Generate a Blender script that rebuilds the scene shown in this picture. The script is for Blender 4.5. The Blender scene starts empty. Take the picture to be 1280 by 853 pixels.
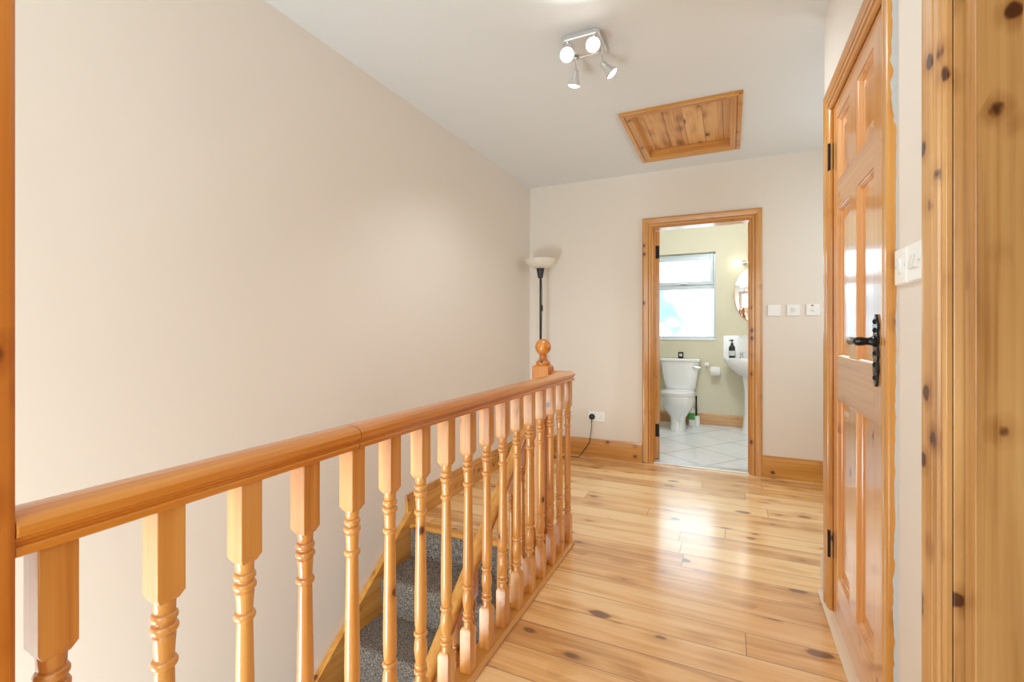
import bpy, bmesh, math, random
from mathutils import Vector, Matrix, Euler
random.seed(7)
S = bpy.context.scene
C = S.collection
PI = math.pi
R = math.radians

# ------------------------------------------------------------------ camera
cam = bpy.data.cameras.new('camera')
cam.sensor_width = 36.0
cam.lens = 36.0 * 586 / 1280
cam.shift_y = -13.0 / 1280
cam.clip_start = 0.02
cam_o = bpy.data.objects.new('camera', cam)
cam_o.location = (0, 0, 1.115)
cam_o.rotation_euler = (R(90), 0, R(24.9))
C.objects.link(cam_o)
S.camera = cam_o

# ------------------------------------------------------------------ world, light, exposure
W = bpy.data.worlds.new('daylight')
S.world = W
W.use_nodes = True
bg = W.node_tree.nodes['Background']
bg.inputs[0].default_value = (0.93, 0.97, 1.0, 1)
bg.inputs[1].default_value = 3.5
S.view_settings.view_transform = 'Standard'
S.view_settings.look = 'None'
S.view_settings.gamma = 1.0
S.view_settings.exposure = 0.0
S.view_settings.use_curve_mapping = False
S.cycles.use_denoising = True
try:
    S.cycles.denoiser = 'OPENIMAGEDENOISE'
except Exception:
    pass
S.cycles.max_bounces = 10
S.cycles.diffuse_bounces = 6
S.cycles.glossy_bounces = 4
S.cycles.transmission_bounces = 6
S.cycles.sample_clamp_indirect = 6.0
S.cycles.caustics_reflective = False
S.cycles.caustics_refractive = False


def area(name, loc, target, sx, sy, power, col=(1, 1, 1)):
    l = bpy.data.lights.new(name, 'AREA')
    l.shape = 'RECTANGLE'
    l.size, l.size_y, l.energy, l.color = sx, sy, power, col
    o = bpy.data.objects.new(name, l)
    o.location = loc
    d = Vector(target) - Vector(loc)
    o.rotation_euler = d.to_track_quat('-Z', 'Y').to_euler()
    C.objects.link(o)
    return o


def point(name, loc, power, col=(1, 1, 1), rad=0.03):
    l = bpy.data.lights.new(name, 'POINT')
    l.energy, l.color, l.shadow_soft_size = power, col, rad
    o = bpy.data.objects.new(name, l)
    o.location = loc
    C.objects.link(o)
    return o


# unseen soft fill added behind the camera to light the landing
area('landing_fill', (-0.45, -1.5, 1.35), (-0.55, 3.0, 0.9), 1.7, 1.6, 40, (0.76, 0.94, 1.0))
# unseen fill added over the stairs to lift the left wall and treads
area('stairwell_fill', (-1.25, -0.9, -0.35), (-1.5, 1.6, 0.2), 0.75, 1.0, 58, (0.76, 0.94, 1.0))
# unseen area light added in the recess to brighten the far end
area('recess_fill', (1.20, 3.25, 1.55), (-1.6, 3.2, 1.5), 1.1, 1.1, 10, (0.76, 0.94, 1.0))
# unseen point lamp added to brighten the bathroom, kept out of the floor reflection
point('unseen_bathroom_lamp', (-0.2, 4.42, 2.30), 38, (0.80, 0.93, 1.0), 0.08)

# ------------------------------------------------------------------ node helpers
def new_mat(name):
    m = bpy.data.materials.new(name)
    m.use_nodes = True
    nt = m.node_tree
    return m, nt, nt.nodes['Principled BSDF']


def node(nt, typ, **kw):
    n = nt.nodes.new(typ)
    for k, v in kw.items():
        setattr(n, k, v)
    return n


def setin(n, i, v):
    n.inputs[i].default_value = v


def link(nt, a, b):
    nt.links.new(a, b)


def math_n(nt, op, a, b=None, c=None, clamp=False):
    n = node(nt, 'ShaderNodeMath', operation=op)
    n.use_clamp = clamp
    for i, v in enumerate((a, b, c)):
        if v is None:
            continue
        if isinstance(v, (int, float)):
            n.inputs[i].default_value = v
        else:
            link(nt, v, n.inputs[i])
    return n.outputs[0]


def mix_n(nt, fac, a, b):
    n = node(nt, 'ShaderNodeMix', data_type='RGBA')
    for sock, v in ((n.inputs[0], fac), (n.inputs[6], a), (n.inputs[7], b)):
        if isinstance(v, (int, float)):
            sock.default_value = v
        elif isinstance(v, tuple):
            sock.default_value = (*v, 1) if len(v) == 3 else v
        else:
            link(nt, v, sock)
    return n.outputs[2]


def ramp_n(nt, fac, stops, interp='LINEAR'):
    n = node(nt, 'ShaderNodeValToRGB')
    cr = n.color_ramp
    cr.interpolation = interp
    while len(cr.elements) > 1:
        cr.elements.remove(cr.elements[-1])
    cr.elements[0].position = stops[0][0]
    c = stops[0][1]
    cr.elements[0].color = (*c, 1) if len(c) == 3 else c
    for p, c in stops[1:]:
        e = cr.elements.new(p)
        e.color = (*c, 1) if len(c) == 3 else c
    link(nt, fac, n.inputs[0])
    return n.outputs[0]


def srgb(r, g, b):
    def f(c):
        c /= 255.0
        return c / 12.92 if c <= 0.04045 else ((c + 0.055) / 1.055) ** 2.4
    return (f(r), f(g), f(b))


def plain(name, col, rough=0.5, metal=0.0, coat=0.0, spec=0.5):
    m, nt, b = new_mat(name)
    b.inputs['Base Color'].default_value = (*col, 1)
    b.inputs['Roughness'].default_value = rough
    b.inputs['Metallic'].default_value = metal
    b.inputs['Coat Weight'].default_value = coat
    b.inputs['Coat Roughness'].default_value = 0.08
    b.inputs['Specular IOR Level'].default_value = spec
    return m


def paint(name, col, rough=0.6, bump=0.03):
    m, nt, b = new_mat(name)
    tc = node(nt, 'ShaderNodeTexCoord')
    n1 = node(nt, 'ShaderNodeTexNoise')
    setin(n1, 'Scale', 1.3); setin(n1, 'Detail', 3.0)
    link(nt, tc.outputs['Object'], n1.inputs['Vector'])
    c2 = tuple(x * 0.965 for x in col)
    link(nt, mix_n(nt, n1.outputs[0], col, c2), b.inputs['Base Color'])
    n2 = node(nt, 'ShaderNodeTexNoise')
    setin(n2, 'Scale', 220.0); setin(n2, 'Detail', 2.0)
    link(nt, tc.outputs['Object'], n2.inputs['Vector'])
    bp = node(nt, 'ShaderNodeBump')
    setin(bp, 'Strength', bump); setin(bp, 'Distance', 0.002)
    link(nt, n2.outputs[0], bp.inputs['Height'])
    link(nt, bp.outputs[0], b.inputs['Normal'])
    b.inputs['Roughness'].default_value = rough
    b.inputs['Specular IOR Level'].default_value = 0.35
    return m


def pine(name, axis, light, mid, dark, rough=0.32, coat=0.6, knot=0.5, knot_scale=1.0, contrast=1.0, ior=1.5, coat_rough=0.12):
    """varnished pine: streaky grain along one axis, growth bands, scattered dark knots"""
    m, nt, b = new_mat(name)
    tc = node(nt, 'ShaderNodeTexCoord')
    oi = node(nt, 'ShaderNodeObjectInfo')
    sh = node(nt, 'ShaderNodeVectorMath', operation='SCALE')
    cx = node(nt, 'ShaderNodeCombineXYZ')
    for i in range(3):
        link(nt, oi.outputs['Random'], cx.inputs[i])
    link(nt, cx.outputs[0], sh.inputs[0])
    sh.inputs['Scale'].default_value = 37.0
    ad = node(nt, 'ShaderNodeVectorMath', operation='ADD')
    link(nt, tc.outputs['Object'], ad.inputs[0]); link(nt, sh.outputs[0], ad.inputs[1])
    P = ad.outputs[0]

    def mapped(along, across):
        s = [across] * 3
        s['XYZ'.index(axis)] = along
        mp = node(nt, 'ShaderNodeMapping')
        mp.inputs['Scale'].default_value = s
        link(nt, P, mp.inputs['Vector'])
        return mp.outputs[0]
    # knots
    v = node(nt, 'ShaderNodeTexVoronoi', voronoi_dimensions='3D', feature='F1')
    setin(v, 'Scale', 1.0)
    link(nt, mapped(13.0 * knot_scale, 16.0 * knot_scale), v.inputs['Vector'])
    wob = node(nt, 'ShaderNodeTexNoise')
    setin(wob, 'Scale', 1.0); setin(wob, 'Detail', 2.0)
    link(nt, mapped(45.0, 70.0), wob.inputs['Vector'])
    kd = math_n(nt, 'ADD', v.outputs['Distance'], math_n(nt, 'MULTIPLY', math_n(nt, 'SUBTRACT', wob.outputs[0], 0.5), 0.14))
    sepc = node(nt, 'ShaderNodeSeparateColor')
    link(nt, v.outputs['Color'], sepc.inputs[0])
    keep = math_n(nt, 'GREATER_THAN', sepc.outputs[0], 1.0 - knot)
    halo = math_n(nt, 'MULTIPLY', math_n(nt, 'SUBTRACT', 1.0, math_n(nt, 'DIVIDE', kd, 0.5), clamp=True), keep)
    core = math_n(nt, 'MULTIPLY', math_n(nt, 'MULTIPLY', math_n(nt, 'SUBTRACT', 0.22, kd), 14.0, clamp=True), keep)
    # grain, bent around the knots
    n1 = node(nt, 'ShaderNodeTexNoise')
    setin(n1, 'Scale', 1.0); setin(n1, 'Detail', 5.0); setin(n1, 'Roughness', 0.6); setin(n1, 'Distortion', 0.4)
    link(nt, mapped(1.0, 70.0), n1.inputs['Vector'])
    n2 = node(nt, 'ShaderNodeTexNoise')
    setin(n2, 'Scale', 1.0); setin(n2, 'Detail', 3.0); setin(n2, 'Distortion', 0.8)
    link(nt, mapped(1.1, 16.0), n2.inputs['Vector'])
    g = math_n(nt, 'ADD', math_n(nt, 'MULTIPLY', n1.outputs[0], 0.45), math_n(nt, 'MULTIPLY', n2.outputs[0], 0.55))
    g = math_n(nt, 'ADD', g, math_n(nt, 'MULTIPLY', halo, -0.22))
    g = math_n(nt, 'ADD', math_n(nt, 'MULTIPLY', math_n(nt, 'SUBTRACT', g, 0.5), contrast), 0.5, clamp=True)
    col = ramp_n(nt, g, [(0.28, dark), (0.46, mid), (0.66, light)])
    kn = (dark[0] * 0.28, dark[1] * 0.22, dark[2] * 0.25)
    col = mix_n(nt, core, col, kn)
    link(nt, col, b.inputs['Base Color'])
    b.inputs['Roughness'].default_value = rough
    b.inputs['Coat Weight'].default_value = coat
    b.inputs['Coat Roughness'].default_value = coat_rough
    b.inputs['Coat IOR'].default_value = ior
    bp = node(nt, 'ShaderNodeBump')
    setin(bp, 'Strength', 0.06); setin(bp, 'Distance', 0.003)
    link(nt, n1.outputs[0], bp.inputs['Height'])
    link(nt, bp.outputs[0], b.inputs['Normal'])
    return m


def boards(name, axis, width, length, light, mid, dark, rough, coat, knot=0.5, gap=0.010, ior=1.5, coat_rough=0.1):
    """boards side by side: own tone, grain and knots per board, dark joints. axis = the way the boards run"""
    m, nt, b = new_mat(name)
    tc = node(nt, 'ShaderNodeTexCoord')
    sp = node(nt, 'ShaderNodeSeparateXYZ')
    link(nt, tc.outputs['Object'], sp.inputs[0])
    a = sp.outputs['XYZ'.index(axis)]
    w = sp.outputs[0 if axis == 'Y' else 1]
    wi = math_n(nt, 'DIVIDE', w, width)
    idx = math_n(nt, 'FLOOR', wi)
    fr = math_n(nt, 'FRACT', wi)
    wn = node(nt, 'ShaderNodeTexWhiteNoise', noise_dimensions='1D')
    link(nt, idx, wn.inputs['W'])
    off = math_n(nt, 'MULTIPLY', wn.outputs[0], 9.7)
    a2 = math_n(nt, 'DIVIDE', math_n(nt, 'ADD', a, off), length)
    seg = math_n(nt, 'FLOOR', a2)
    fa = math_n(nt, 'FRACT', a2)
    cid = node(nt, 'ShaderNodeCombineXYZ')
    link(nt, idx, cid.inputs[0]); link(nt, seg, cid.inputs[1])
    wn2 = node(nt, 'ShaderNodeTexWhiteNoise', noise_dimensions='3D')
    link(nt, cid.outputs[0], wn2.inputs['Vector'])
    tone = wn2.outputs[0]
    z = math_n(nt, 'MULTIPLY', tone, 53.0)
    aa = math_n(nt, 'ADD', a, off)

    def vec(sa, sw):
        c = node(nt, 'ShaderNodeCombineXYZ')
        link(nt, math_n(nt, 'MULTIPLY', aa, sa), c.inputs[0])
        link(nt, math_n(nt, 'MULTIPLY', w, sw), c.inputs[1])
        link(nt, z, c.inputs[2])
        return c.outputs[0]
    v = node(nt, 'ShaderNodeTexVoronoi', voronoi_dimensions='3D', feature='F1')
    setin(v, 'Scale', 1.0)
    link(nt, vec(5.6, 11.5), v.inputs['Vector'])
    kd = v.outputs['Distance']
    sc_ = node(nt, 'ShaderNodeSeparateColor')
    link(nt, v.outputs['Color'], sc_.inputs[0])
    keep = math_n(nt, 'GREATER_THAN', sc_.outputs[0], 1.0 - knot)
    halo = math_n(nt, 'MULTIPLY', math_n(nt, 'SUBTRACT', 1.0, math_n(nt, 'DIVIDE', kd, 0.55), clamp=True), keep)
    wob = node(nt, 'ShaderNodeTexNoise')
    setin(wob, 'Scale', 1.0); setin(wob, 'Detail', 2.0)
    link(nt, vec(26.0, 40.0), wob.inputs['Vector'])
    kd2 = math_n(nt, 'ADD', kd, math_n(nt, 'MULTIPLY', math_n(nt, 'SUBTRACT', wob.outputs[0], 0.5), 0.16))
    core = math_n(nt, 'MULTIPLY', math_n(nt, 'MULTIPLY', math_n(nt, 'SUBTRACT', math_n(nt, 'MULTIPLY_ADD', sc_.outputs[1], 0.20, 0.10), kd2), 12.0, clamp=True), keep)
    n1 = node(nt, 'ShaderNodeTexNoise')
    setin(n1, 'Scale', 1.0); setin(n1, 'Detail', 5.0); setin(n1, 'Roughness', 0.6)
    link(nt, vec(1.3, 75.0), n1.inputs['Vector'])
    n2 = node(nt, 'ShaderNodeTexNoise')
    setin(n2, 'Scale', 1.0); setin(n2, 'Detail', 3.0); setin(n2, 'Distortion', 1.2)
    link(nt, vec(1.2, 15.0), n2.inputs['Vector'])
    g = math_n(nt, 'ADD', math_n(nt, 'MULTIPLY', n1.outputs[0], 0.40), math_n(nt, 'MULTIPLY', n2.outputs[0], 0.60))
    g = math_n(nt, 'ADD', g, math_n(nt, 'MULTIPLY', halo, -0.20))
    g = math_n(nt, 'ADD', g, math_n(nt, 'MULTIPLY', math_n(nt, 'SUBTRACT', tone, 0.5), 0.30))
    col = ramp_n(nt, g, [(0.27, dark), (0.45, mid), (0.60, light)])
    kn = (dark[0] * 0.30, dark[1] * 0.25, dark[2] * 0.28)
    col = mix_n(nt, math_n(nt, 'MULTIPLY', core, 0.92), col, kn)
    e1 = math_n(nt, 'LESS_THAN', fr, gap)
    e2 = math_n(nt, 'GREATER_THAN', fr, 1.0 - gap)
    e3 = math_n(nt, 'LESS_THAN', fa, gap * width / length * 2.0)
    ed = math_n(nt, 'MAXIMUM', math_n(nt, 'MAXIMUM', e1, e2), e3)
    col = mix_n(nt, math_n(nt, 'MULTIPLY', ed, 0.75), col, (dark[0] * 0.25, dark[1] * 0.2, dark[2] * 0.2))
    link(nt, col, b.inputs['Base Color'])
    b.inputs['Roughness'].default_value = rough
    b.inputs['Coat Weight'].default_value = coat
    b.inputs['Coat Roughness'].default_value = coat_rough
    b.inputs['Coat IOR'].default_value = ior
    # each board lies at a hair's different cup, joints are sunk
    big = node(nt, 'ShaderNodeTexNoise')
    setin(big, 'Scale', 1.0); setin(big, 'Detail', 1.0)
    link(nt, vec(1.5, 9.0), big.inputs['Vector'])
    cup = math_n(nt, 'POWER', math_n(nt, 'ABSOLUTE', math_n(nt, 'SUBTRACT', fr, 0.5)), 2.0)
    h = math_n(nt, 'SUBTRACT', math_n(nt, 'ADD', math_n(nt, 'MULTIPLY', n1.outputs[0], 0.10), math_n(nt, 'MULTIPLY', big.outputs[0], 0.5)),
               math_n(nt, 'ADD', math_n(nt, 'MULTIPLY', ed, 0.7), math_n(nt, 'MULTIPLY', cup, 0.8)))
    bp = node(nt, 'ShaderNodeBump')
    setin(bp, 'Strength', 0.25); setin(bp, 'Distance', 0.0016)
    link(nt, h, bp.inputs['Height'])
    link(nt, bp.outputs[0], b.inputs['Normal'])
    link(nt, bp.outputs[0], b.inputs['Coat Normal'])
    return m


def carpet_mat():
    m, nt, b = new_mat('grey_fleck_carpet')
    tc = node(nt, 'ShaderNodeTexCoord')
    n1 = node(nt, 'ShaderNodeTexNoise'); setin(n1, 'Scale', 380.0); setin(n1, 'Detail', 2.0)
    n2 = node(nt, 'ShaderNodeTexNoise'); setin(n2, 'Scale', 150.0); setin(n2, 'Detail', 4.0)
    for n in (n1, n2):
        link(nt, tc.outputs['Object'], n.inputs['Vector'])
    f = math_n(nt, 'ADD', math_n(nt, 'MULTIPLY', n1.outputs[0], 0.55), math_n(nt, 'MULTIPLY', n2.outputs[0], 0.45))
    col = ramp_n(nt, f, [(0.36, srgb(46, 42, 44)), (0.50, srgb(106, 97, 92)), (0.64, srgb(182, 168, 150))])
    link(nt, col, b.inputs['Base Color'])
    b.inputs['Roughness'].default_value = 1.0
    b.inputs['Specular IOR Level'].default_value = 0.1
    bp = node(nt, 'ShaderNodeBump'); setin(bp, 'Strength', 0.8); setin(bp, 'Distance', 0.006)
    link(nt, f, bp.inputs['Height']); link(nt, bp.outputs[0], b.inputs['Normal'])
    return m


def tile_mat():
    m, nt, b = new_mat('pale_marbled_tile')
    tc = node(nt, 'ShaderNodeTexCoord')
    mp = node(nt, 'ShaderNodeMapping'); mp.inputs['Rotation'].default_value = (0, 0, R(38))
    link(nt, tc.outputs['Object'], mp.inputs['Vector'])
    br = node(nt, 'ShaderNodeTexBrick', offset=0.0)
    setin(br, 'Scale', 1.0); setin(br, 'Mortar Size', 0.004); setin(br, 'Brick Width', 0.45); setin(br, 'Row Height', 0.45)
    setin(br, 'Color1', (0, 0, 0, 1)); setin(br, 'Color2', (0, 0, 0, 1)); setin(br, 'Mortar', (1, 1, 1, 1))
    link(nt, mp.outputs[0], br.inputs['Vector'])
    n1 = node(nt, 'ShaderNodeTexNoise'); setin(n1, 'Scale', 5.0); setin(n1, 'Detail', 6.0); setin(n1, 'Distortion', 1.5)
    link(nt, mp.outputs[0], n1.inputs['Vector'])
    col = ramp_n(nt, n1.outputs[0], [(0.35, srgb(232, 238, 246)), (0.6, srgb(243, 247, 252))])
    col = mix_n(nt, br.outputs['Color'], col, srgb(150, 152, 155))
    link(nt, col, b.inputs['Base Color'])
    b.inputs['Roughness'].default_value = 0.22
    return m


PL, PM, PD = srgb(214, 158, 78), srgb(198, 134, 54), srgb(164, 98, 32)        # varnished joinery
M = dict(
    pine_x=pine('varnished_pine_across', 'X', PL, PM, PD, knot=0.22),
    pine_y=pine('varnished_pine_along', 'Y', PL, PM, PD, knot=0.22),
    pine_z=pine('varnished_pine_upright', 'Z', PL, PM, PD, knot=0.20),
    rail=pine('handrail_pine', 'Y', srgb(224, 152, 58), srgb(206, 124, 38), srgb(172, 90, 22), knot=0.05, coat=0.7, rough=0.3, ior=1.6, coat_rough=0.14),
    bal=pine('baluster_pine', 'Z', srgb(226, 166, 88), srgb(210, 140, 64), srgb(172, 100, 38), knot=0.12, coat=0.7, knot_scale=1.1, ior=1.7, coat_rough=0.16),
    old_z=pine('amber_pine_upright', 'Z', srgb(214, 166, 106), srgb(194, 142, 84), srgb(150, 94, 44), knot=0.45, coat=0.4, knot_scale=0.95),
    old_x=pine('amber_pine_across', 'X', srgb(214, 166, 106), srgb(194, 142, 84), srgb(150, 94, 44), knot=0.3, coat=0.5),
    door_z=pine('door_pine_upright', 'Z', srgb(226, 168, 100), srgb(212, 144, 74), srgb(178, 106, 46), knot=0.10, coat=1.0, ior=1.9, coat_rough=0.12),
    door_y=pine('door_pine_across', 'X', srgb(226, 168, 100), srgb(212, 144, 74), srgb(178, 106, 46), knot=0.10, coat=1.0, ior=1.9, coat_rough=0.16),
    post=pine('orange_pine_upright', 'Z', srgb(214, 142, 58), srgb(198, 118, 40), srgb(164, 84, 22), knot=0.5, coat=0.5),
    floor=boards('pine_floorboards', 'X', 0.138, 2.6, srgb(248, 211, 156), srgb(237, 188, 126), srgb(200, 145, 86), 0.36, 0.9, knot=0.55, gap=0.012, ior=1.66, coat_rough=0.17),
    hatch=boards('hatch_boards', 'Y', 0.118, 8.0, srgb(232, 184, 122), srgb(214, 158, 96), srgb(160, 100, 62), 0.4, 0.3, knot=0.75, gap=0.014),
    wall=paint('cream_wall_paint', srgb(231, 222, 213)),
    wall_far=paint('cream_wall_paint_end', srgb(229, 218, 207)),
    ceil=paint('white_ceiling_paint', srgb(226, 228, 230), 0.7),
    bath=paint('pale_yellow_bath_paint', srgb(224, 217, 194)),
    white=plain('white_gloss', srgb(240, 240, 238), 0.25),
    upvc=plain('white_window_plastic', srgb(208, 217, 224), 0.3),
    plastic=plain('white_switch_plastic', srgb(240, 238, 234), 0.35),
    rocker=plain('white_rocker_plastic', srgb(226, 224, 220), 0.3),
    ceramic=plain('white_glazed_ceramic', srgb(243, 244, 246), 0.12, coat=0.6),
    black=plain('black_plastic', srgb(26, 24, 24), 0.4),
    iron=plain('black_antique_iron', srgb(22, 22, 24), 0.28, metal=0.6, coat=0.4),
    hinge=plain('dark_steel_hinge', srgb(40, 36, 36), 0.4, metal=0.8),
    chrome=plain('brushed_chrome', srgb(226, 226, 226), 0.3, metal=0.85),
    cream=plain('cream_gloss_paint', srgb(236, 220, 196), 0.35, coat=0.3),
    carpet=carpet_mat(),
    tile=tile_mat(),
    filler=paint('flaking_grey_paint', srgb(190, 190, 190), 0.7, 0.4),
    bottle=plain('dark_amber_bottle', srgb(34, 34, 38), 0.15, coat=0.5),
    label=plain('pale_paper_label', srgb(205, 205, 205), 0.6),
    green=plain('green_plastic', srgb(70, 160, 70), 0.35),
    paper=plain('white_tissue', srgb(245, 244, 242), 0.9),
    mirror=plain('mirror_silver', (0.9, 0.9, 0.9), 0.015, metal=1.0),
    red=plain('red_neon', srgb(190, 60, 40), 0.3),
    joint=plain('dark_joint_wood', srgb(84, 46, 20), 0.5),
    outside=plain('outside_foliage', srgb(64, 92, 104), 0.8),
)


def emis(name, col, st):
    m, nt, b = new_mat(name)
    b.inputs['Base Color'].default_value = (*col, 1)
    b.inputs['Emission Color'].default_value = (*col, 1)
    b.inputs['Emission Strength'].default_value = st
    return m


M['bulb'] = emis('lit_halogen_bulb', (1, 0.97, 0.9), 14.0)
M['warm_bulb'] = emis('lit_warm_bulb', (1, 0.86, 0.6), 9.0)


def frosted():
    """daylit frosted pane: glows with the daylight behind it and blurs what stands outside"""
    m, nt, b = new_mat('frosted_window_glass')
    out = nt.nodes['Material Output']
    nt.nodes.remove(b)
    g = node(nt, 'ShaderNodeBsdfRefraction'); setin(g, 'Roughness', 0.5); setin(g, 'IOR', 1.08)
    setin(g, 'Color', (0.95, 0.98, 1.0, 1))
    e = node(nt, 'ShaderNodeEmission'); setin(e, 'Color', (0.42, 0.68, 0.80, 1)); setin(e, 'Strength', 0.7)
    a = node(nt, 'ShaderNodeAddShader')
    link(nt, g.outputs[0], a.inputs[0]); link(nt, e.outputs[0], a.inputs[1])
    link(nt, a.outputs[0], out.inputs['Surface'])
    return m


M['frost'] = frosted()


def opal():
    m, nt, b = new_mat('opal_lamp_glass')
    b.inputs['Base Color'].default_value = (*srgb(246, 242, 236), 1)
    b.inputs['Roughness'].default_value = 0.35
    t = node(nt, 'ShaderNodeBsdfTranslucent'); setin(t, 'Color', (*srgb(250, 244, 234), 1))
    x = node(nt, 'ShaderNodeMixShader'); setin(x, 0, 0.5)
    link(nt, b.outputs[0], x.inputs[1]); link(nt, t.outputs[0], x.inputs[2])
    link(nt, x.outputs[0], nt.nodes['Material Output'].inputs['Surface'])
    return m


M['opal'] = opal()


# ------------------------------------------------------------------ mesh helpers
class MB:
    def __init__(s):
        s.v, s.f, s.mi, s.sm = [], [], [], []
        s.mats = []
        s.cur = 0

    def use(s, mat):
        if mat not in s.mats:
            s.mats.append(mat)
        s.cur = s.mats.index(mat)
        return s

    def add(s, vs, fs, smooth=False):
        o = len(s.v)
        s.v += [tuple(x) for x in vs]
        for f in fs:
            s.f.append([i + o for i in f]); s.mi.append(s.cur); s.sm.append(smooth)
        return s

    def box(s, x0, x1, y0, y1, z0, z1):
        vs = [(x, y, z) for z in (z0, z1) for y in (y0, y1) for x in (x0, x1)]
        return s.add(vs, [(0, 2, 3, 1), (4, 5, 7, 6), (0, 1, 5, 4), (2, 6, 7, 3), (0, 4, 6, 2), (1, 3, 7, 5)])

    def loft(s, rings, cap0=True, cap1=True, smooth=True, closed=True):
        """rings: list of equally long vertex loops"""
        n = len(rings[0])
        vs = [p for r in rings for p in r]
        fs = []
        for k in range(len(rings) - 1):
            for i in range(n if closed else n - 1):
                j = (i + 1) % n
                fs.append((k * n + i, k * n + j, (k + 1) * n + j, (k + 1) * n + i))
        s.add(vs, fs, smooth)
        o = len(s.v) - len(vs)
        if cap0:
            s.f.append([o + i for i in range(n)][::-1]); s.mi.append(s.cur); s.sm.append(False)
        if cap1:
            s.f.append([o + (len(rings) - 1) * n + i for i in range(n)]); s.mi.append(s.cur); s.sm.append(False)
        return s

    def lathe(s, prof, n=24, loc=(0, 0, 0), mat=None, smooth=True):
        """prof: (radius, height) from bottom to top"""
        rings = []
        for r, z in prof:
            ring = []
            for i in range(n):
                a = 2 * PI * i / n
                p = Vector((r * math.cos(a), r * math.sin(a), z))
                if mat is not None:
                    p = mat @ p
                ring.append(tuple(p + Vector(loc)))
            rings.append(ring)
        return s.loft(rings, smooth=smooth)

    def tube(s, pts, r, n=10):
        pts = [Vector(p) for p in pts]
        rr = r if isinstance(r, (list, tuple)) else [r] * len(pts)
        rings = []
        up = Vector((0.03, 0.05, 1)).normalized()
        prev = None
        for i, p in enumerate(pts):
            t = (pts[min(i + 1, len(pts) - 1)] - pts[max(i - 1, 0)]).normalized()
            if prev is None:
                ref = up if abs(t.dot(up)) < 0.95 else Vector((1, 0, 0))
                u = t.cross(ref).normalized()
            else:
                u = (prev - t * prev.dot(t)).normalized()
            prev = u
            w = t.cross(u)
            rings.append([tuple(p + (u * math.cos(2 * PI * k / n) + w * math.sin(2 * PI * k / n)) * rr[i]) for k in range(n)])
        return s.loft(rings)

    def sweep(s, prof, p0, p1, ax_u, ax_v, smooth=False):
        """extrude a closed 2-D profile (u, v) from p0 to p1"""
        p0, p1, u, v = Vector(p0), Vector(p1), Vector(ax_u), Vector(ax_v)
        r0 = [tuple(p0 + u * a + v * b) for a, b in prof]
        r1 = [tuple(p1 + u * a + v * b) for a, b in prof]
        return s.loft([r0, r1], smooth=smooth)

    def xform(s, mat):
        s.v = [tuple(mat @ Vector(p)) for p in s.v]
        return s

    def build(s, name, mat=None, parent=None, bevel=0.0, loc=None, seg=2, angle=None):
        me = bpy.data.meshes.new(name)
        me.from_pydata(s.v, [], s.f)
        mats = s.mats if s.mats else [mat]
        for m in mats:
            me.materials.append(m)
        for p, mi, sm in zip(me.polygons, s.mi, s.sm):
            p.material_index = mi
            p.use_smooth = sm
        if any(s.sm):
            me.set_sharp_from_angle(angle=R(38))
        bm = bmesh.new(); bm.from_mesh(me)
        bmesh.ops.recalc_face_normals(bm, faces=bm.faces)
        bm.to_mesh(me); bm.free()
        o = bpy.data.objects.new(name, me)
        C.objects.link(o)
        if bevel > 0:
            b = o.modifiers.new('edge', 'BEVEL')
            b.width = bevel; b.segments = seg; b.limit_method = 'ANGLE'; b.angle_limit = R(40)
            b.harden_normals = False
        if loc is not None:
            o.location = loc
        if parent is not None:
            o.parent = parent
        return o


def tag(o, label, cat=None, group=None, kind=None):
    o['label'] = label
    if cat: o['category'] = cat
    if group: o['group'] = group
    if kind: o['kind'] = kind
    return o


def struct(o, label, cat):
    return tag(o, label, cat, kind='structure')


def empty(name, loc, rz=0.0):
    o = bpy.data.objects.new(name, None)
    o.empty_display_size = 0.1
    o.location = loc
    o.rotation_euler = (0, 0, rz)
    C.objects.link(o)
    return o


def ell(cx, cy, z, a, b, n=32, p=2.0, flat_back=None):
    """superellipse loop; flat_back clips y to a maximum"""
    out = []
    for i in range(n):
        t = 2 * PI * i / n
        c, s_ = math.cos(t), math.sin(t)
        x = cx + a * math.copysign(abs(c) ** (2 / p), c)
        y = cy + b * math.copysign(abs(s_) ** (2 / p), s_)
        if flat_back is not None:
            y = min(y, flat_back)
        out.append((x, y, z))
    return out


# ================================================================== THE SETTING
XL, XR, YF, ZC = -1.705, 0.369, 4.07, 2.45
YB = -1.6
WELL_X, WELL_Y = -0.80, 2.22
XE = 1.25          # end of the recess beyond the right-hand wall block
YC = 2.388         # corner of the right-hand wall block

# floor
f = MB()
f.box(WELL_X, XE, YB, YF + 0.02, -0.03, 0.0)
f.box(XL, WELL_X, WELL_Y - 0.0, YF, -0.03, 0.0)
struct(f.build('floor', M['floor']), 'landing floor of varnished pine boards with dark knots', 'floor')
# joist ends behind the stairwell edge
f = MB()
f.box(WELL_X, WELL_X + 0.02, YB, WELL_Y, -0.28, -0.03)
struct(f.build('trim_1', M['pine_y']), 'pine fascia board under the landing edge beside the stairwell', 'fascia')

# walls
w = MB().box(XL - 0.12, XL, YB, YF + 0.1, -2.7, ZC)
struct(w.build('wall_left', M['wall']), 'tall blank cream wall rising from the stairwell', 'wall')
BX0, BX1, BZ = -0.582, 0.14, 1.972      # bathroom doorway
w = MB()
w.box(XL, BX0 - 0.012, YF, YF + 0.1, -0.03, ZC)
w.box(BX1 + 0.012, XE + 0.1, YF, YF + 0.1, -0.03, ZC)
w.box(BX0 - 0.012, BX1 + 0.012, YF, YF + 0.1, BZ + 0.012, ZC)
struct(w.build('wall_far', M['wall_far']), 'cream end wall around the bathroom doorway', 'wall')
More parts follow.
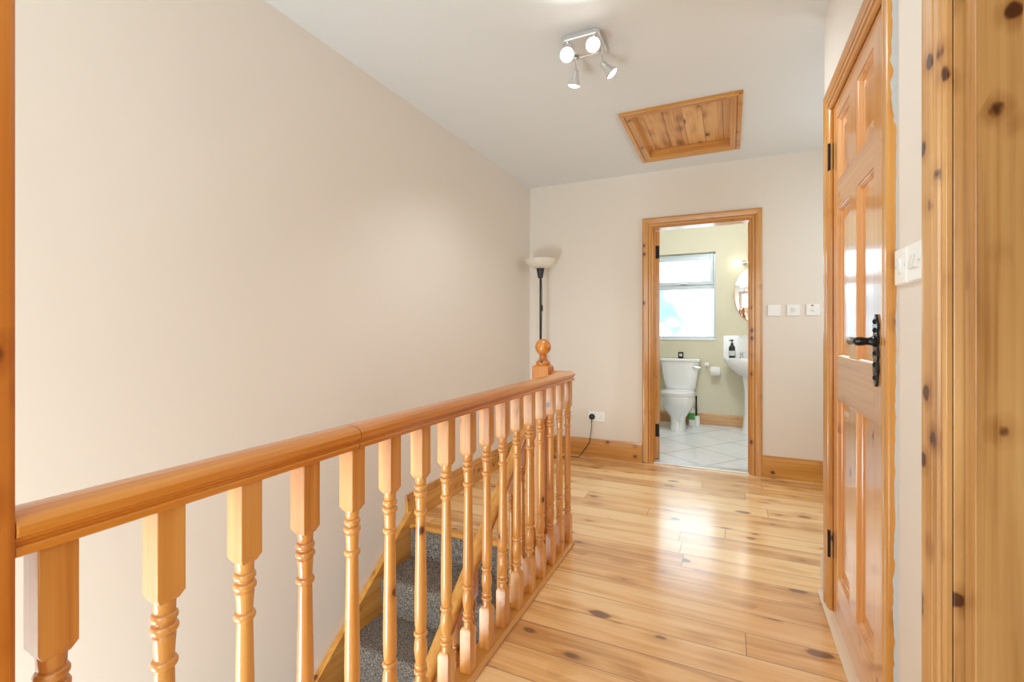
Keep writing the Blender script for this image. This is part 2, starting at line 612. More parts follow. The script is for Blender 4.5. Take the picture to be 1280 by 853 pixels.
# right-hand wall block with two doorways
D1A, D1B, D1Z = 1.497, 2.222, 1.995
D2A, D2B = 0.33, 1.114
w = MB()
w.box(XR, XR + 0.12, D1B, YC, 0, ZC)
w.box(XR, XR + 0.12, D2B + 0.03, D1A, 0, ZC)
w.box(XR, XR + 0.12, YB, D2A - 0.03, 0, ZC)
w.box(XR, XR + 0.12, D1A, D1B, D1Z + 0.005, ZC)
w.box(XR, XR + 0.12, D2A - 0.03, D2B + 0.03, 2.01, ZC)
w.box(XR + 0.12, XE, YC - 0.12, YC, 0, ZC)
struct(w.build('wall_right', M['wall']), 'cream wall block with the pine doors', 'wall')
w = MB().box(XE, XE + 0.1, YB, YF, 0, ZC)
struct(w.build('wall_recess', M['wall']), 'cream side wall of the recess beyond the pine door', 'wall')
w = MB().box(XL - 0.1, XE + 0.1, YB - 0.1, YB, -2.7, ZC)
struct(w.build('wall_back', M['wall']), 'cream wall at the back of the landing', 'wall')
# stairwell lower floor
f = MB().box(XL - 0.1, XE, YB, YF, -2.75, -2.7)
struct(f.build('floor_lower', M['carpet']), 'grey carpeted hall floor at the foot of the stairs', 'floor')
w = MB().box(WELL_X + 0.02, WELL_X + 0.10, YB, WELL_Y + 1.0, -2.7, -0.03)
struct(w.build('wall_stairwell', M['wall']), 'cream wall of the stairwell below the landing', 'wall')

# ceiling with the hatch opening
HX0, HX1, HY0, HY1 = -0.555, 0.005, 2.955, 3.715
c = MB()
c.box(XL - 0.1, HX0, YB, YF + 0.1, ZC, ZC + 0.1)
c.box(HX1, XE + 0.1, YB, YF + 0.1, ZC, ZC + 0.1)
c.box(HX0, HX1, YB, HY0, ZC, ZC + 0.1)
c.box(HX0, HX1, HY1, YF + 0.1, ZC, ZC + 0.1)
struct(c.build('ceiling', M['ceil']), 'flat white ceiling over the landing', 'ceiling')

# skirting boards
SKIRT = [(0, 0), (0.018, 0), (0.018, 0.112), (0.015, 0.116), (0.0165, 0.124), (0.0150, 0.134), (0.009, 0.146), (0.008, 0.158), (0.006, 0.16), (0, 0.16)]
b = MB().sweep(SKIRT, (XL, 2.205, 0), (XL, YF, 0), (1, 0, 0), (0, 0, 1))
struct(b.build('baseboard_left', M['pine_y'], bevel=0.0015), 'moulded pine skirting along the stair side wall above the stairs', 'skirting board')
b = MB().sweep(SKIRT, (XL + 0.018, YF, 0), (-0.674, YF, 0), (0, -1, 0), (0, 0, 1))
struct(b.build('baseboard_far', M['pine_x'], bevel=0.0015), 'moulded pine skirting under the double socket', 'skirting board')
b = MB().sweep(SKIRT, (0.223, YF, 0), (XE, YF, 0), (0, -1, 0), (0, 0, 1))
struct(b.build('baseboard_recess', M['pine_x'], bevel=0.0015), 'moulded pine skirting between the bathroom doorway and the recess', 'skirting board')
b = MB().sweep([(u * 0.7, v) for u, v in SKIRT], (XR - 0.012, YC, 0), (XE, YC, 0), (0, 1, 0), (0, 0, 1))
struct(b.build('baseboard_corner', M['cream'], bevel=0.0015), 'cream painted skirting turning the corner beside the closed pine door', 'skirting board')

# casing profile: u across from the inner (door) edge outwards, v proud of the wall
CAS = [(0, 0), (0, 0.009), (0.004, 0.0125), (0.012, 0.0125), (0.0145, 0.0105), (0.0165, 0.0165), (0.030, 0.0175), (0.0325, 0.0115), (0.0355, 0.0115), (0.037, 0.0175),
       (0.052, 0.0195), (0.066, 0.021), (0.073, 0.021), (0.078, 0.0185), (0.080, 0.015), (0.080, 0)]


def casing(name, mats, axis, a0, a1, zt, wall, out, wid=0.08, z0=0.0, trims=True):
    """architrave round an opening: legs at a0/a1 along axis, head under zt; wall = plane coordinate, out = -1/+1 proud direction"""
    k = wid / 0.08
    prof = [(u * k, v) for u, v in CAS]
    mz, mh = mats

    def P(a, z, v):
        return (a, wall + out * v, z) if axis == 'X' else (wall + out * v, a, z)
    m = MB().use(mz)
    for a, sgn in ((a0, -1), (a1, 1)):
        m.loft([[P(a + sgn * u, z0, v) for u, v in prof], [P(a + sgn * u, zt + u, v) for u, v in prof]], smooth=False)
    m.use(mh)
    m.loft([[P(a0 - u, zt + u, v) for u, v in prof], [P(a1 + u, zt + u, v) for u, v in prof]], smooth=False)
    return m.build(name, bevel=0.0012)


t2 = casing('trim_2', (M['pine_z'], M['pine_x']), 'X', BX0, BX1, BZ, YF, -1, 0.086)
struct(t2, 'moulded pine architrave round the bathroom doorway', 'door frame')
# bathroom door lining
m = MB().use(M['pine_z'])
m.box(BX0 - 0.012, BX0, YF, YF + 0.11, 0, BZ)
m.box(BX1, BX1 + 0.012, YF, YF + 0.11, 0, BZ)
m.box(BX0, BX0 + 0.010, YF + 0.03, YF + 0.06, 0, BZ - 0.01)
m.box(BX1 - 0.010, BX1, YF + 0.03, YF + 0.06, 0, BZ - 0.01)
m.use(M['pine_x']).box(BX0 - 0.012, BX1 + 0.012, YF, YF + 0.11, BZ, BZ + 0.012)
struct(m.build('trim_3', bevel=0.001), 'pine lining and stop inside the bathroom doorway', 'door frame')
m = MB().box(BX0, BX1, YF - 0.004, YF + 0.09, 0.0, 0.012)
struct(m.build('trim_4', M['chrome'], bevel=0.004), 'pale metal threshold strip in the bathroom doorway', 'threshold')

# ------------------------------------------------------------------ six panel doors
def six_panel(name, wd, ht, xs, zs, mats, th=0.04, both=True):
    """door leaf in local space: x 0..wd, front face y=0 (looking to -y), z 0..ht.
    xs = (panel1 left, right, panel2 left, right); zs = three (bottom, top) pairs"""
    mz, mh = mats
    root = MB()
    x0, x1, x2, x3 = xs
    root.use(mz)
    root.box(0, x0, 0, th, 0, ht)
    root.box(x3, wd, 0, th, 0, ht)
    root.use(mh)
    edges = [0] + [v for z in zs for v in z] + [ht]
    for k in range(0, len(edges), 2):
        root.box(x0, x3, 0.0004, th - 0.0004, edges[k], edges[k + 1])
    root.use(mz)
    for a, b_ in zs:
        root.box(x1, x2, 0.0002, th - 0.0002, a, b_)
    leaf = root.build(name, bevel=0.0012)
    for (a, b_) in zs:
        for (l, r) in ((x0, x1), (x2, x3)):
            p = MB().use(mz)
            for face, sg in ((0.0, 1), (th, -1)):
                rings = []
                for ins, dep in ((-0.001, 0.0008), (0.0015, 0.0045), (0.005, 0.006), (0.011, 0.0125), (0.0125, 0.0160), (0.034, 0.0160), (0.052, 0.0128), (0.056, 0.0128)):
                    y = face + sg * dep
                    rings.append([(l + ins, y, a + ins), (r - ins, y, a + ins), (r - ins, y, b_ - ins), (l + ins, y, b_ - ins)])
                p.loft(rings, cap0=False, cap1=True, smooth=False)
            p.build('panel', parent=leaf)
    return leaf


# closed door in the right-hand wall; local x runs from the hinge (far) to the handle (near)
PZ = [(0.165, 0.845), (1.010, 1.570), (1.672, 1.912)]
Y_H = 2.214
d1 = six_panel('door_1', 0.700, 1.978, (0.076, 0.278, 0.376, 0.578), PZ, (M['door_z'], M['door_y']))
d1.location = (0.370, Y_H, 0.010)
d1.rotation_euler = (0, 0, R(-90))
struct(d1, 'closed six panel pine door with a black iron lever handle', 'door')


def to_door1(yw, zw):
    return (Y_H - yw, zw - 0.010)


# handle set (local: x along the leaf, -y towards the landing)
hx, hz = to_door1(1.601, 1.085)
pl = MB()
out2 = []
for k in range(49):
    t = k / 48.0
    z = hz - 0.125 + t * 0.200
    e = min(t, 1 - t)
    wdt = 0.004 + 0.020 * min(1.0, (e / 0.16) ** 0.8) + 0.0035 * math.sin(t * 2 * PI * 5) * (1 if e > 0.10 else 0.3)
    out2.append((wdt, z))
L_ = [(hx - a, z) for a, z in out2] + [(hx + a, z) for a, z in reversed(out2)]
rings = []
for ins, y in ((0, 0.0), (0, -0.003), (0.12, -0.0055)):
    rings.append([(x + (hx - x) * ins, y, z) for x, z in L_])
pl.loft(rings, smooth=False)
for t in (0.12, 0.3, 0.46, 0.78, 0.9):      # raised scroll bosses
    z = hz - 0.125 + t * 0.200
    pl.lathe([(0.0075, 0), (0.007, 0.004), (0.004, 0.0065), (0.0, 0.007)], 12, (hx, -0.004, z), Matrix.Rotation(R(90), 4, 'X'))
plate = pl.build('backplate', M['iron'], parent=d1)
lv = MB()
lv.lathe([(0.016, 0), (0.016, 0.006), (0.012, 0.010), (0.010, 0.020), (0.012, 0.030), (0.0125, 0.040), (0.010, 0.048), (0.0, 0.050)], 16, (hx, -0.003, hz), Matrix.Rotation(R(90), 4, 'X'))
lv.tube([(hx + 0.004, -0.046, hz), (hx - 0.02, -0.049, hz + 0.001), (hx - 0.045, -0.050, hz + 0.004), (hx - 0.068, -0.049, hz + 0.002), (hx - 0.082, -0.046, hz - 0.002), (hx - 0.090, -0.041, hz + 0.003)],
        [0.010, 0.0095, 0.0075, 0.0085, 0.0095, 0.006], 12)
tag(lv.build('door_handle', M['iron'], parent=d1), 'black iron lever with a curled end')
for zz in (1.802, 0.272):
    h = MB()
    z = zz - 0.010
    h.box(-0.003, 0.014, -0.0015, 0.0, z - 0.050, z + 0.050)
    h.tube([(-0.001, -0.010, z - 0.053), (-0.001, -0.010, z + 0.053)], 0.0075, 12)
    h.build('hinge', M['hinge'], parent=d1)

t5 = casing('trim_5', (M['pine_z'], M['pine_y']), 'Y', 1.503, 2.208, 1.990, XR, -1, 0.080)
struct(t5, 'moulded pine architrave round the closed six panel door', 'door frame')
e = MB()        # flakes of grey filler on the near side of that architrave
rnd = random.Random(3)
N_ = 150
prev_ = 0.3
lo_, hi_ = [], []
for k in range(N_ + 1):
    z = 0.02 + 2.04 * k / N_
    base_ = 0.75 if z > 1.62 else (0.18 if z > 0.98 else (0.42 if z < 0.62 else 0.25))
    prev_ = 0.55 * prev_ + 0.45 * max(0.03, base_ + rnd.uniform(-0.75, 0.6) * base_)
    lo_.append((XR - 0.0175 * min(prev_, 1.0), 1.4226, z)); hi_.append((XR, 1.4226, z))
e.loft([[p for p in lo_], [p for p in hi_]], False, False, False, closed=False)
e.loft([[(x, 1.4232, z) for x, _, z in lo_], [p for p in lo_]], False, False, False, closed=False)
tag(e.build('paint_flakes', M['filler'], parent=t5), 'flaking grey paint on the edge of the architrave')
m = MB().use(M['pine_y'])
m.box(XR + 0.003, XR + 0.12, 1.478, 1.500, 0, D1Z)
m.box(XR + 0.003, XR + 0.12, 2.2165, 2.2225, 0, D1Z)
m.box(XR + 0.043, XR + 0.06, 1.50, 2.216, 0.012, D1Z)
struct(m.build('trim_6', bevel=0.001), 'pine lining behind the closed six panel door', 'door frame')
m = MB().sweep([(0, 0), (0.030, 0), (0.044, 0.004), (0.044, 0.008), (0.030, 0.010), (0, 0.010)], (0.383, 1.36, 0), (0.383, 2.372, 0), (-1, 0, 0), (0, 0, 1))
struct(m.build('trim_7', M['cream'], bevel=0.001), 'cream painted threshold strip on the floor under the closed door', 'threshold')

# open door at the near end of the right-hand wall
t8 = casing('trim_8', (M['old_z'], M['old_x']), 'Y', D2A, D2B, 1.99, XR, -1, 0.088)
struct(t8, 'broad moulded pine architrave round the open near doorway', 'door frame')
m = MB().use(M['old_z'])
m.box(XR + 0.002, XR + 0.12, D2B + 0.003, D2B + 0.03, 0, 2.0)
m.box(XR, XR + 0.12, D2A - 0.03, D2A, 0, 2.0)
m.box(XR, XR + 0.12, D2A, D2B, 1.99, 2.01)
struct(m.build('trim_9', bevel=0.002), 'pine lining of the open near doorway', 'door frame')
d2 = six_panel('door_2', 0.762, 1.975, (0.115, 0.330, 0.432, 0.647), PZ, (M['old_z'], M['old_x']))
d2.location = (0.384, 1.068, 0.010)
struct(d2, 'knotty pine door standing open into the near room', 'door')
for zz in (1.75, 0.25):
    h = MB().box(-0.0015, 0.0, 0.008, 0.036, zz - 0.045, zz + 0.045)
    h.tube([(-0.002, 0.041, zz - 0.045), (-0.002, 0.041, zz + 0.045)], 0.004, 8)
    h.build('hinge', M['hinge'], parent=d2)

# full-height post where the banister ends
m = MB().box(-0.815, -0.73, 0.135, 0.2455, 0, ZC)
struct(m.build('trim_10', M['post'], bevel=0.006), 'tall upright pine door post that the banister runs into', 'post')

# ================================================================== BATHROOM
BL, BR, BY0, BYF = -1.30, 0.75, YF + 0.1, 6.0
f = MB().box(BL, BR, BY0 - 0.012, BYF, -0.03, 0.006)
struct(f.build('floor_bathroom', M['tile']), 'pale marbled tiled bathroom floor laid diagonally', 'floor')
WX0, WX1, WZ0, WZ1 = -0.95, -0.148, 1.004, 2.043
w = MB()
w.box(BL, WX0, BYF, BYF + 0.22, 0, ZC)
w.box(WX1, BR, BYF, BYF + 0.22, 0, ZC)
w.box(WX0, WX1, BYF, BYF + 0.22, 0, WZ0)
w.box(WX0, WX1, BYF, BYF + 0.22, WZ1, ZC)
struct(w.build('wall_bathroom', M['bath']), 'pale yellow bathroom wall behind the toilet and basin', 'wall')
w = MB().box(BL - 0.1, BL, BY0, BYF + 0.2, 0, ZC)
struct(w.build('wall_bathroom_left', M['bath']), 'pale yellow bathroom side wall behind the open door', 'wall')
w = MB().box(BR, BR + 0.1, BY0, BYF + 0.2, 0, ZC)
struct(w.build('wall_bathroom_right', M['bath']), 'pale yellow bathroom side wall beyond the basin', 'wall')
c = MB().box(BL, BR, BY0, BYF + 0.2, ZC, ZC + 0.1)
struct(c.build('ceiling_bathroom', M['ceil']), 'white bathroom ceiling', 'ceiling')
b = MB().sweep([(0, 0), (0.018, 0), (0.018, 0.115), (0.012, 0.127), (0, 0.127)], (BL, BYF, 0.006), (BR, BYF, 0.006), (0, -1, 0), (0, 0, 1))
struct(b.build('baseboard_bathroom', M['old_x'], bevel=0.002), 'pine skirting along the bathroom wall behind the toilet', 'skirting board')

# window
win = MB()
FY0, FY1 = BYF + 0.075, BYF + 0.135
def frame_rect(mb, x0, x1, z0, z1, t, y0, y1):
    l, r, bt, tp = t
    mb.box(x0, x0 + l, y0, y1, z0, z1)
    mb.box(x1 - r, x1, y0, y1, z0, z1)
    mb.box(x0 + l, x1 - r, y0, y1, z0, z0 + bt)
    mb.box(x0 + l, x1 - r, y0, y1, z1 - tp, z1)
frame_rect(win, WX0, WX1, WZ0, WZ1, (0.026, 0.026, 0.042, 0.030), FY0, FY1)
win.box(WX0 + 0.026, WX1 - 0.026, FY0, FY1, 1.615, 1.665)
wo = win.build('window_1', M['upvc'], bevel=0.003)
struct(wo, 'white framed bathroom window with frosted panes above the toilet', 'window')
sash = MB()
frame_rect(sash, WX0 + 0.027, WX1 - 0.027, 1.666, WZ1 - 0.031, (0.036, 0.036, 0.042, 0.046), FY0 - 0.018, FY1 - 0.01)
so = sash.build('window_sash', M['upvc'], parent=wo, bevel=0.004)
p = MB().box(WX0 + 0.06, WX1 - 0.06, FY0 + 0.012, FY0 + 0.016, 1.70, WZ1 - 0.07)
p.build('pane', M['frost'], parent=so)
p = MB().box(WX0 + 0.024, WX1 - 0.024, FY0 + 0.022, FY0 + 0.026, WZ0 + 0.040, 1.617)
p.build('pane', M['frost'], parent=wo)
h = MB()
h.box(-0.565, -0.505, FY0 - 0.026, FY0 - 0.018, 1.676, 1.694)
h.tube([(-0.535, FY0 - 0.022, 1.685), (-0.535, FY0 - 0.045, 1.685), (-0.50, FY0 - 0.050, 1.683), (-0.455, FY0 - 0.048, 1.680)], 0.006, 8)
h.build('window_handle', M['chrome'], parent=so)
m = MB().box(WX0, WX1, BYF - 0.012, FY0, WZ0 - 0.004, WZ0 + 0.014)
struct(m.build('trim_11', M['white'], bevel=0.004), 'white window board under the frosted bathroom window', 'window sill')
# hedge standing outside the lower pane
hd = MB()
rnd = random.Random(5)
for q in range(1500):
    cx_, cz_ = rnd.uniform(-3.4, -0.5), rnd.uniform(-1.5, 2.0)
    if cx_ > -1.0 and cz_ > 1.05 + 1.6 * (-0.5 - cx_):
        continue
    cy_ = rnd.uniform(7.6, 8.3); s_ = rnd.uniform(0.10, 0.2)
    a1 = rnd.uniform(0, PI); tl = rnd.uniform(-0.8, 0.8)
    ux, uy, uz = math.cos(a1) * s_, math.sin(a1) * s_ * 0.4, tl * s_
    hd.add([(cx_ - ux, cy_, cz_ - uz), (cx_, cy_ - 0.06, cz_ + s_ * 0.5), (cx_ + ux, cy_ + uy, cz_ + uz), (cx_, cy_ + 0.05, cz_ - s_ * 0.5)], [(0, 1, 2, 3)])
tag(hd.build('hedge', M['outside']), 'blue green hedge blurred behind the frosted bathroom pane', 'hedge', kind='stuff')

# bathroom door leaf, swung in past square
d3 = six_panel('door_3', 0.70, 1.955, (0.09, 0.30, 0.40, 0.61), PZ, (M['pine_z'], M['pine_x']), th=0.036)
d3.location = (BX0 + 0.038, YF + 0.112, 0.014)
d3.rotation_euler = (0, 0, R(97.5))
struct(d3, 'pine bathroom door swung open with two dark hinges on its edge', 'door')
for zz in (1.775, 0.245):
    h = MB().box(-0.003, 0.0, 0.004, 0.032, zz - 0.055, zz + 0.055)
    h.tube([(-0.004, 0.033, zz - 0.055), (-0.004, 0.033, zz + 0.055)], 0.005, 8)
    h.build('hinge', M['hinge'], parent=d3)

# toilet
tx = -0.53
toi = empty('toilet', (0, 0, 0))
tag(toi, 'white ceramic toilet with tapered cistern under the window', 'toilet')
bw = MB()
bw.loft([ell(tx, 5.625, 0.006, 0.082, 0.205, 36, 2.8), ell(tx, 5.625, 0.03, 0.079, 0.20, 36, 2.6), ell(tx, 5.64, 0.10, 0.076, 0.19, 36, 2.5),
         ell(tx, 5.64, 0.145, 0.086, 0.19, 36, 2.4), ell(tx, 5.63, 0.185, 0.115, 0.205, 36, 2.3), ell(tx, 5.615, 0.23, 0.148, 0.225, 36, 2.3), ell(tx, 5.60, 0.285, 0.169, 0.242, 36, 2.25),
         ell(tx, 5.595, 0.345, 0.178, 0.25, 36, 2.25), ell(tx, 5.595, 0.396, 0.178, 0.25, 36, 2.25)])
bw.box(tx - 0.12, tx + 0.12, 5.78, 5.975, 0.26, 0.425)
bw.build('bowl', M['ceramic'], parent=toi, bevel=0.006)
st = MB()
st.loft([ell(tx, 5.585, 0.398, 0.182, 0.235, 36, 2.25), ell(tx, 5.585, 0.404, 0.187, 0.24, 36, 2.25), ell(tx, 5.585, 0.414, 0.187, 0.24, 36, 2.25), ell(tx, 5.585, 0.417, 0.184, 0.237, 36, 2.25)])
st.build('seat', M['ceramic'], parent=toi)
st = MB()
st.loft([ell(tx, 5.585, 0.4185, 0.183, 0.236, 36, 2.25), ell(tx, 5.585, 0.424, 0.187, 0.24, 36, 2.25), ell(tx, 5.585, 0.435, 0.183, 0.236, 36, 2.25), ell(tx, 5.585, 0.441, 0.16, 0.21, 36, 2.25)])
st.build('lid', M['ceramic'], parent=toi)
ci = MB()
ci.loft([ell(tx, 5.895, 0.425, 0.155, 0.072, 40, 5), ell(tx, 5.893, 0.445, 0.168, 0.078, 40, 6), ell(tx, 5.888, 0.60, 0.195, 0.086, 40, 6), ell(tx, 5.885, 0.752, 0.216, 0.092, 40, 6)])
ci.build('cistern', M['ceramic'], parent=toi)
ci = MB()
ci.loft([ell(tx, 5.883, 0.752, 0.222, 0.096, 40, 7), ell(tx, 5.883, 0.757, 0.228, 0.101, 40, 7), ell(tx, 5.883, 0.776, 0.228, 0.101, 40, 7), ell(tx, 5.883, 0.786, 0.218, 0.092, 40, 6)])
ci.build('cistern_lid', M['ceramic'], parent=toi)
fl = MB()
fl.lathe([(0.017, 0), (0.017, 0.006), (0.010, 0.012), (0.009, 0.02), (0, 0.021)], 14, (tx + 0.155, 5.797, 0.70), Matrix.Rotation(R(90), 4, 'X'))
fl.tube([(tx + 0.155, 5.775, 0.70), (tx + 0.19, 5.772, 0.694), (tx + 0.225, 5.772, 0.688)], [0.007, 0.008, 0.009], 8)
tag(fl.build('flush_lever', M['chrome'], parent=toi), 'chrome flush lever')

# little dark box on the cistern
bx = MB().box(-0.555, -0.495, 5.87, 5.91, 0.7865, 0.862)
bo = bx.build('soap_box', M['bottle'], bevel=0.004)
tag(bo, 'small dark box standing on the toilet cistern', 'box')
MB().box(-0.541, -0.509, 5.8688, 5.8699, 0.812, 0.842).build('box_label', M['label'], parent=bo)

# toilet roll holder
rh = MB()
rh.box(-0.262, -0.222, 5.985, 6.0, 0.695, 0.735)
rh.tube([(-0.242, 5.988, 0.715), (-0.242, 5.945, 0.715), (-0.238, 5.932, 0.700), (-0.235, 5.93, 0.662), (-0.215, 5.93, 0.655), (-0.12, 5.93, 0.655), (-0.085, 5.93, 0.655)], 0.006, 8)
ro = rh.build('roll_holder', M['chrome'])
tag(ro, 'small metal toilet roll holder on the wall beside the cistern', 'holder')
rl = MB()
rot = Matrix.Rotation(R(90), 4, 'Y')
rl.loft([[tuple(rot @ Vector((r_ * math.cos(2 * PI * k / 28), r_ * math.sin(2 * PI * k / 28), z)) + Vector((-0.20, 5.93, 0.643))) for k in range(28)]
         for r_, z in ((0.019, 0), (0.052, 0), (0.054, 0.004), (0.054, 0.096), (0.052, 0.10), (0.019, 0.10), (0.019, 0.0))], cap0=False, cap1=False)
ro2 = rl.build('toilet_roll', M['paper'])
tag(ro2, 'white toilet roll hanging on the holder beside the cistern', 'toilet roll')

# cleaning bottle and brush behind the foot of the toilet
cb = empty('cleaner_bottle', (-0.400, 5.83, 0.006))
tag(cb, 'white and green cleaning bottle on the floor behind the toilet foot', 'bottle')
q = MB().loft([ell(0, 0, 0, 0.034, 0.024, 20, 2.6), ell(0, 0, 0.16, 0.034, 0.024, 20, 2.6), ell(0, 0, 0.20, 0.022, 0.018, 20), ell(0, 0, 0.215, 0.013, 0.013, 20)])
q.build('bottle_body', M['white'], parent=cb)
MB().loft([ell(0, 0, 0.075, 0.0348, 0.0248, 20, 2.6), ell(0, 0, 0.155, 0.0348, 0.0248, 20, 2.6)], False, False).build('bottle_label', M['green'], parent=cb)
MB().lathe([(0.016, 0.214), (0.016, 0.245), (0.010, 0.255)], 16).build('bottle_cap', M['green'], parent=cb)
tb = empty('toilet_brush', (-0.355, 5.90, 0.006))
tag(tb, 'slim dark handled toilet brush in a white pot beside the skirting', 'toilet brush')
MB().lathe([(0.040, 0), (0.042, 0.01), (0.040, 0.10), (0.034, 0.11), (0.020, 0.112)], 20).build('pot', M['white'], parent=tb)
MB().lathe([(0.012, 0.1125), (0.009, 0.14), (0.008, 0.30), (0.011, 0.33), (0.007, 0.345)], 12).build('handle', M['hinge'], parent=tb)

# wash basin on its pedestal
bc = 0.225
ba = empty('wash_basin', (0, 0, 0))
tag(ba, 'white pedestal wash basin below the oval mirror', 'basin')
q = MB()
fb = 5.985
q.loft([ell(bc, 5.80, 0.60, 0.10, 0.10, 40, 2.2, fb), ell(bc, 5.80, 0.64, 0.16, 0.16, 40, 2.2, fb), ell(bc, 5.80, 0.70, 0.235, 0.205, 40, 2.3, fb), ell(bc, 5.80, 0.755, 0.274, 0.222, 40, 2.5, fb),
        ell(bc, 5.80, 0.795, 0.285, 0.228, 40, 2.6, fb), ell(bc, 5.80, 0.805, 0.282, 0.225, 40, 2.6, fb), ell(bc, 5.79, 0.803, 0.245, 0.165, 40, 2.4, 5.89), ell(bc, 5.78, 0.77, 0.225, 0.145, 40, 2.3, 5.88),
        ell(bc, 5.78, 0.70, 0.14, 0.10, 40, 2.0), ell(bc, 5.78, 0.685, 0.03, 0.03, 40)])
q.build('bowl', M['ceramic'], parent=ba)
q = MB()
q.loft([ell(bc, 5.80, 0.006, 0.105, 0.12, 32, 2.4), ell(bc, 5.80, 0.04, 0.095, 0.105, 32, 2.4), ell(bc, 5.82, 0.20, 0.080, 0.09, 32, 2.3), ell(bc, 5.82, 0.45, 0.078, 0.09, 32, 2.3), ell(bc, 5.81, 0.62, 0.105, 0.11, 32, 2.2)])
q.build('pedestal', M['ceramic'], parent=ba)
for sx in (-0.10, 0.10):
    q = MB()
    q.lathe([(0.020, 0.804), (0.018, 0.812), (0.011, 0.825), (0.011, 0.85), (0.017, 0.856), (0.018, 0.866), (0.010, 0.874)], 14, (bc + sx, 5.925, 0))
    q.tube([(bc + sx, 5.925, 0.842), (bc + sx - 0.01, 5.89, 0.848), (bc + sx - 0.02, 5.85, 0.838), (bc + sx - 0.02, 5.84, 0.826)], [0.009, 0.009, 0.008, 0.008], 10)
    q.tube([(bc + sx - 0.028, 5.925, 0.868), (bc + sx + 0.028, 5.925, 0.868)], 0.005, 8)
    q.build('tap', M['chrome'], parent=ba)
sp = MB().box(bc - 0.290, bc + 0.290, 5.990, 6.0, 0.80, 1.058)
tag(sp.build('tile_splashback', M['ceramic'], bevel=0.003), 'white tiled splashback on the wall above the basin', 'splashback')
so_ = empty('soap_dispenser', (0.025, 5.93, 0.805))
tag(so_, 'dark pump soap bottle with a pale label on the basin ledge', 'soap bottle')
MB().lathe([(0.030, 0), (0.034, 0.006), (0.034, 0.115), (0.026, 0.135), (0.014, 0.142), (0.014, 0.15)], 20).build('bottle_body', M['bottle'], parent=so_)
MB().lathe([(0.0345, 0.025), (0.0345, 0.080)], 20).build('bottle_label', M['label'], parent=so_)
q = MB().lathe([(0.016, 0.150), (0.016, 0.165), (0.006, 0.168), (0.006, 0.19), (0.015, 0.192), (0.015, 0.205), (0.008, 0.208)], 14)
q.tube([(0, 0, 0.20), (-0.02, -0.03, 0.20), (-0.026, -0.042, 0.192)], 0.006, 8)
q.build('pump', M['bottle'], parent=so_)

# mirror and light over the basin
mi = MB()
mc = (0.272, 1.527)
mi.use(M['chrome']).loft([[(mc[0] + a * math.cos(2 * PI * k / 64), y, mc[1] + b_ * math.sin(2 * PI * k / 64)) for k in range(64)] for a, b_, y in ((0.225, 0.315, 6.0), (0.230, 0.320, 5.985))], cap0=True, cap1=False)
mi.use(M['mirror']).loft([[(mc[0] + a * math.cos(2 * PI * k / 64), y, mc[1] + b_ * math.sin(2 * PI * k / 64)) for k in range(64)] for a, b_, y in ((0.230, 0.320, 5.985), (0.224, 0.314, 5.983))], cap0=False, cap1=True, smooth=False)
tag(mi.build('mirror'), 'oval frameless mirror on the wall above the basin', 'mirror')
wl = empty('wall_light', (mc[0], 6.0, 1.886))
tag(wl, 'chrome wall light with glowing opal bulbs over the oval mirror', 'wall lamp')
q = MB().box(-0.06, 0.06, -0.02, 0, -0.03, 0.03)
q.tube([(-0.115, -0.05, 0), (0.115, -0.05, 0)], 0.011, 10)
q.box(-0.012, 0.012, -0.05, -0.02, -0.012, 0.012)
q.build('arm', M['chrome'], parent=wl, bevel=0.003)
for sg in (-1, 1):
    MB().lathe([(0.016, 0), (0.026, 0.005), (0.026, 0.035), (0.022, 0.038)], 16, (sg * 0.112, -0.05, 0), Matrix.Rotation(R(90 * sg), 4, 'Y')).build('lamp_holder', M['chrome'], parent=wl)
    MB().lathe([(0.014, 0), (0.024, 0.012), (0.030, 0.032), (0.029, 0.048), (0.020, 0.062), (0.004, 0.068)], 18, (sg * 0.148, -0.05, 0), Matrix.Rotation(R(90 * sg), 4, 'Y')).build('bulb', M['warm_bulb'], parent=wl)

# ================================================================== STAIRS
RISE, GO = 0.190, 0.250
st = empty('staircase', (-1.25, WELL_Y, 0))
tag(st, 'grey carpeted staircase with pine strings going down beside the blank wall', 'stairs')
NS = 13
SX0, SX1 = XL + 0.034, -0.905
def rel(m):
    return m.xform(Matrix.Translation((1.25, -WELL_Y, 0)))
n_ = MB().sweep([(0.0, -0.028), (0.014, -0.026), (0.021, -0.019), (0.021, -0.009), (0.014, -0.001), (0.004, 0.002), (0.0, 0.002), (-0.04, 0.0015), (-0.04, -0.0005), (0.0, -0.0005)],
                (SX0, WELL_Y, 0), (WELL_X - 0.006, WELL_Y, 0), (0, -1, 0), (0, 0, 1))
rel(n_).build('nosing', M['pine_x'], parent=st, bevel=0.001)
for k in range(NS):
    zt, zb = -RISE * k, -RISE * (k + 1)
    y, yn = WELL_Y - GO * k, WELL_Y - GO * (k + 1)
    # riser raked back, fillet, tread, then the carpet rolls over a soft nosing
    prof = [(y - 0.001, zt - 0.020)] if k == 0 else [(y - 0.019, zt - 0.026)]
    prof += [(y - 0.004, zb + 0.030), (y - 0.003, zb + 0.012), (y - 0.008, zb + 0.004), (y - 0.018, zb)]
    prof += [(yn + 0.010, zb), (yn - 0.002, zb - 0.002), (yn - 0.012, zb - 0.007), (yn - 0.018, zb - 0.015), (yn - 0.020, zb - 0.024), (yn - 0.0185, zb - 0.034), (yn - 0.017, zb - 0.044)]
    prof += [(yn + 0.02, zb - 0.044), (y + 0.03, zb - 0.05), (y + 0.03, zt - 0.02)]
    s_ = MB().loft([[(SX0, a, b_) for a, b_ in prof], [(SX1, a, b_) for a, b_ in prof]], smooth=True)
    rel(s_).build('step', M['carpet'], parent=st)
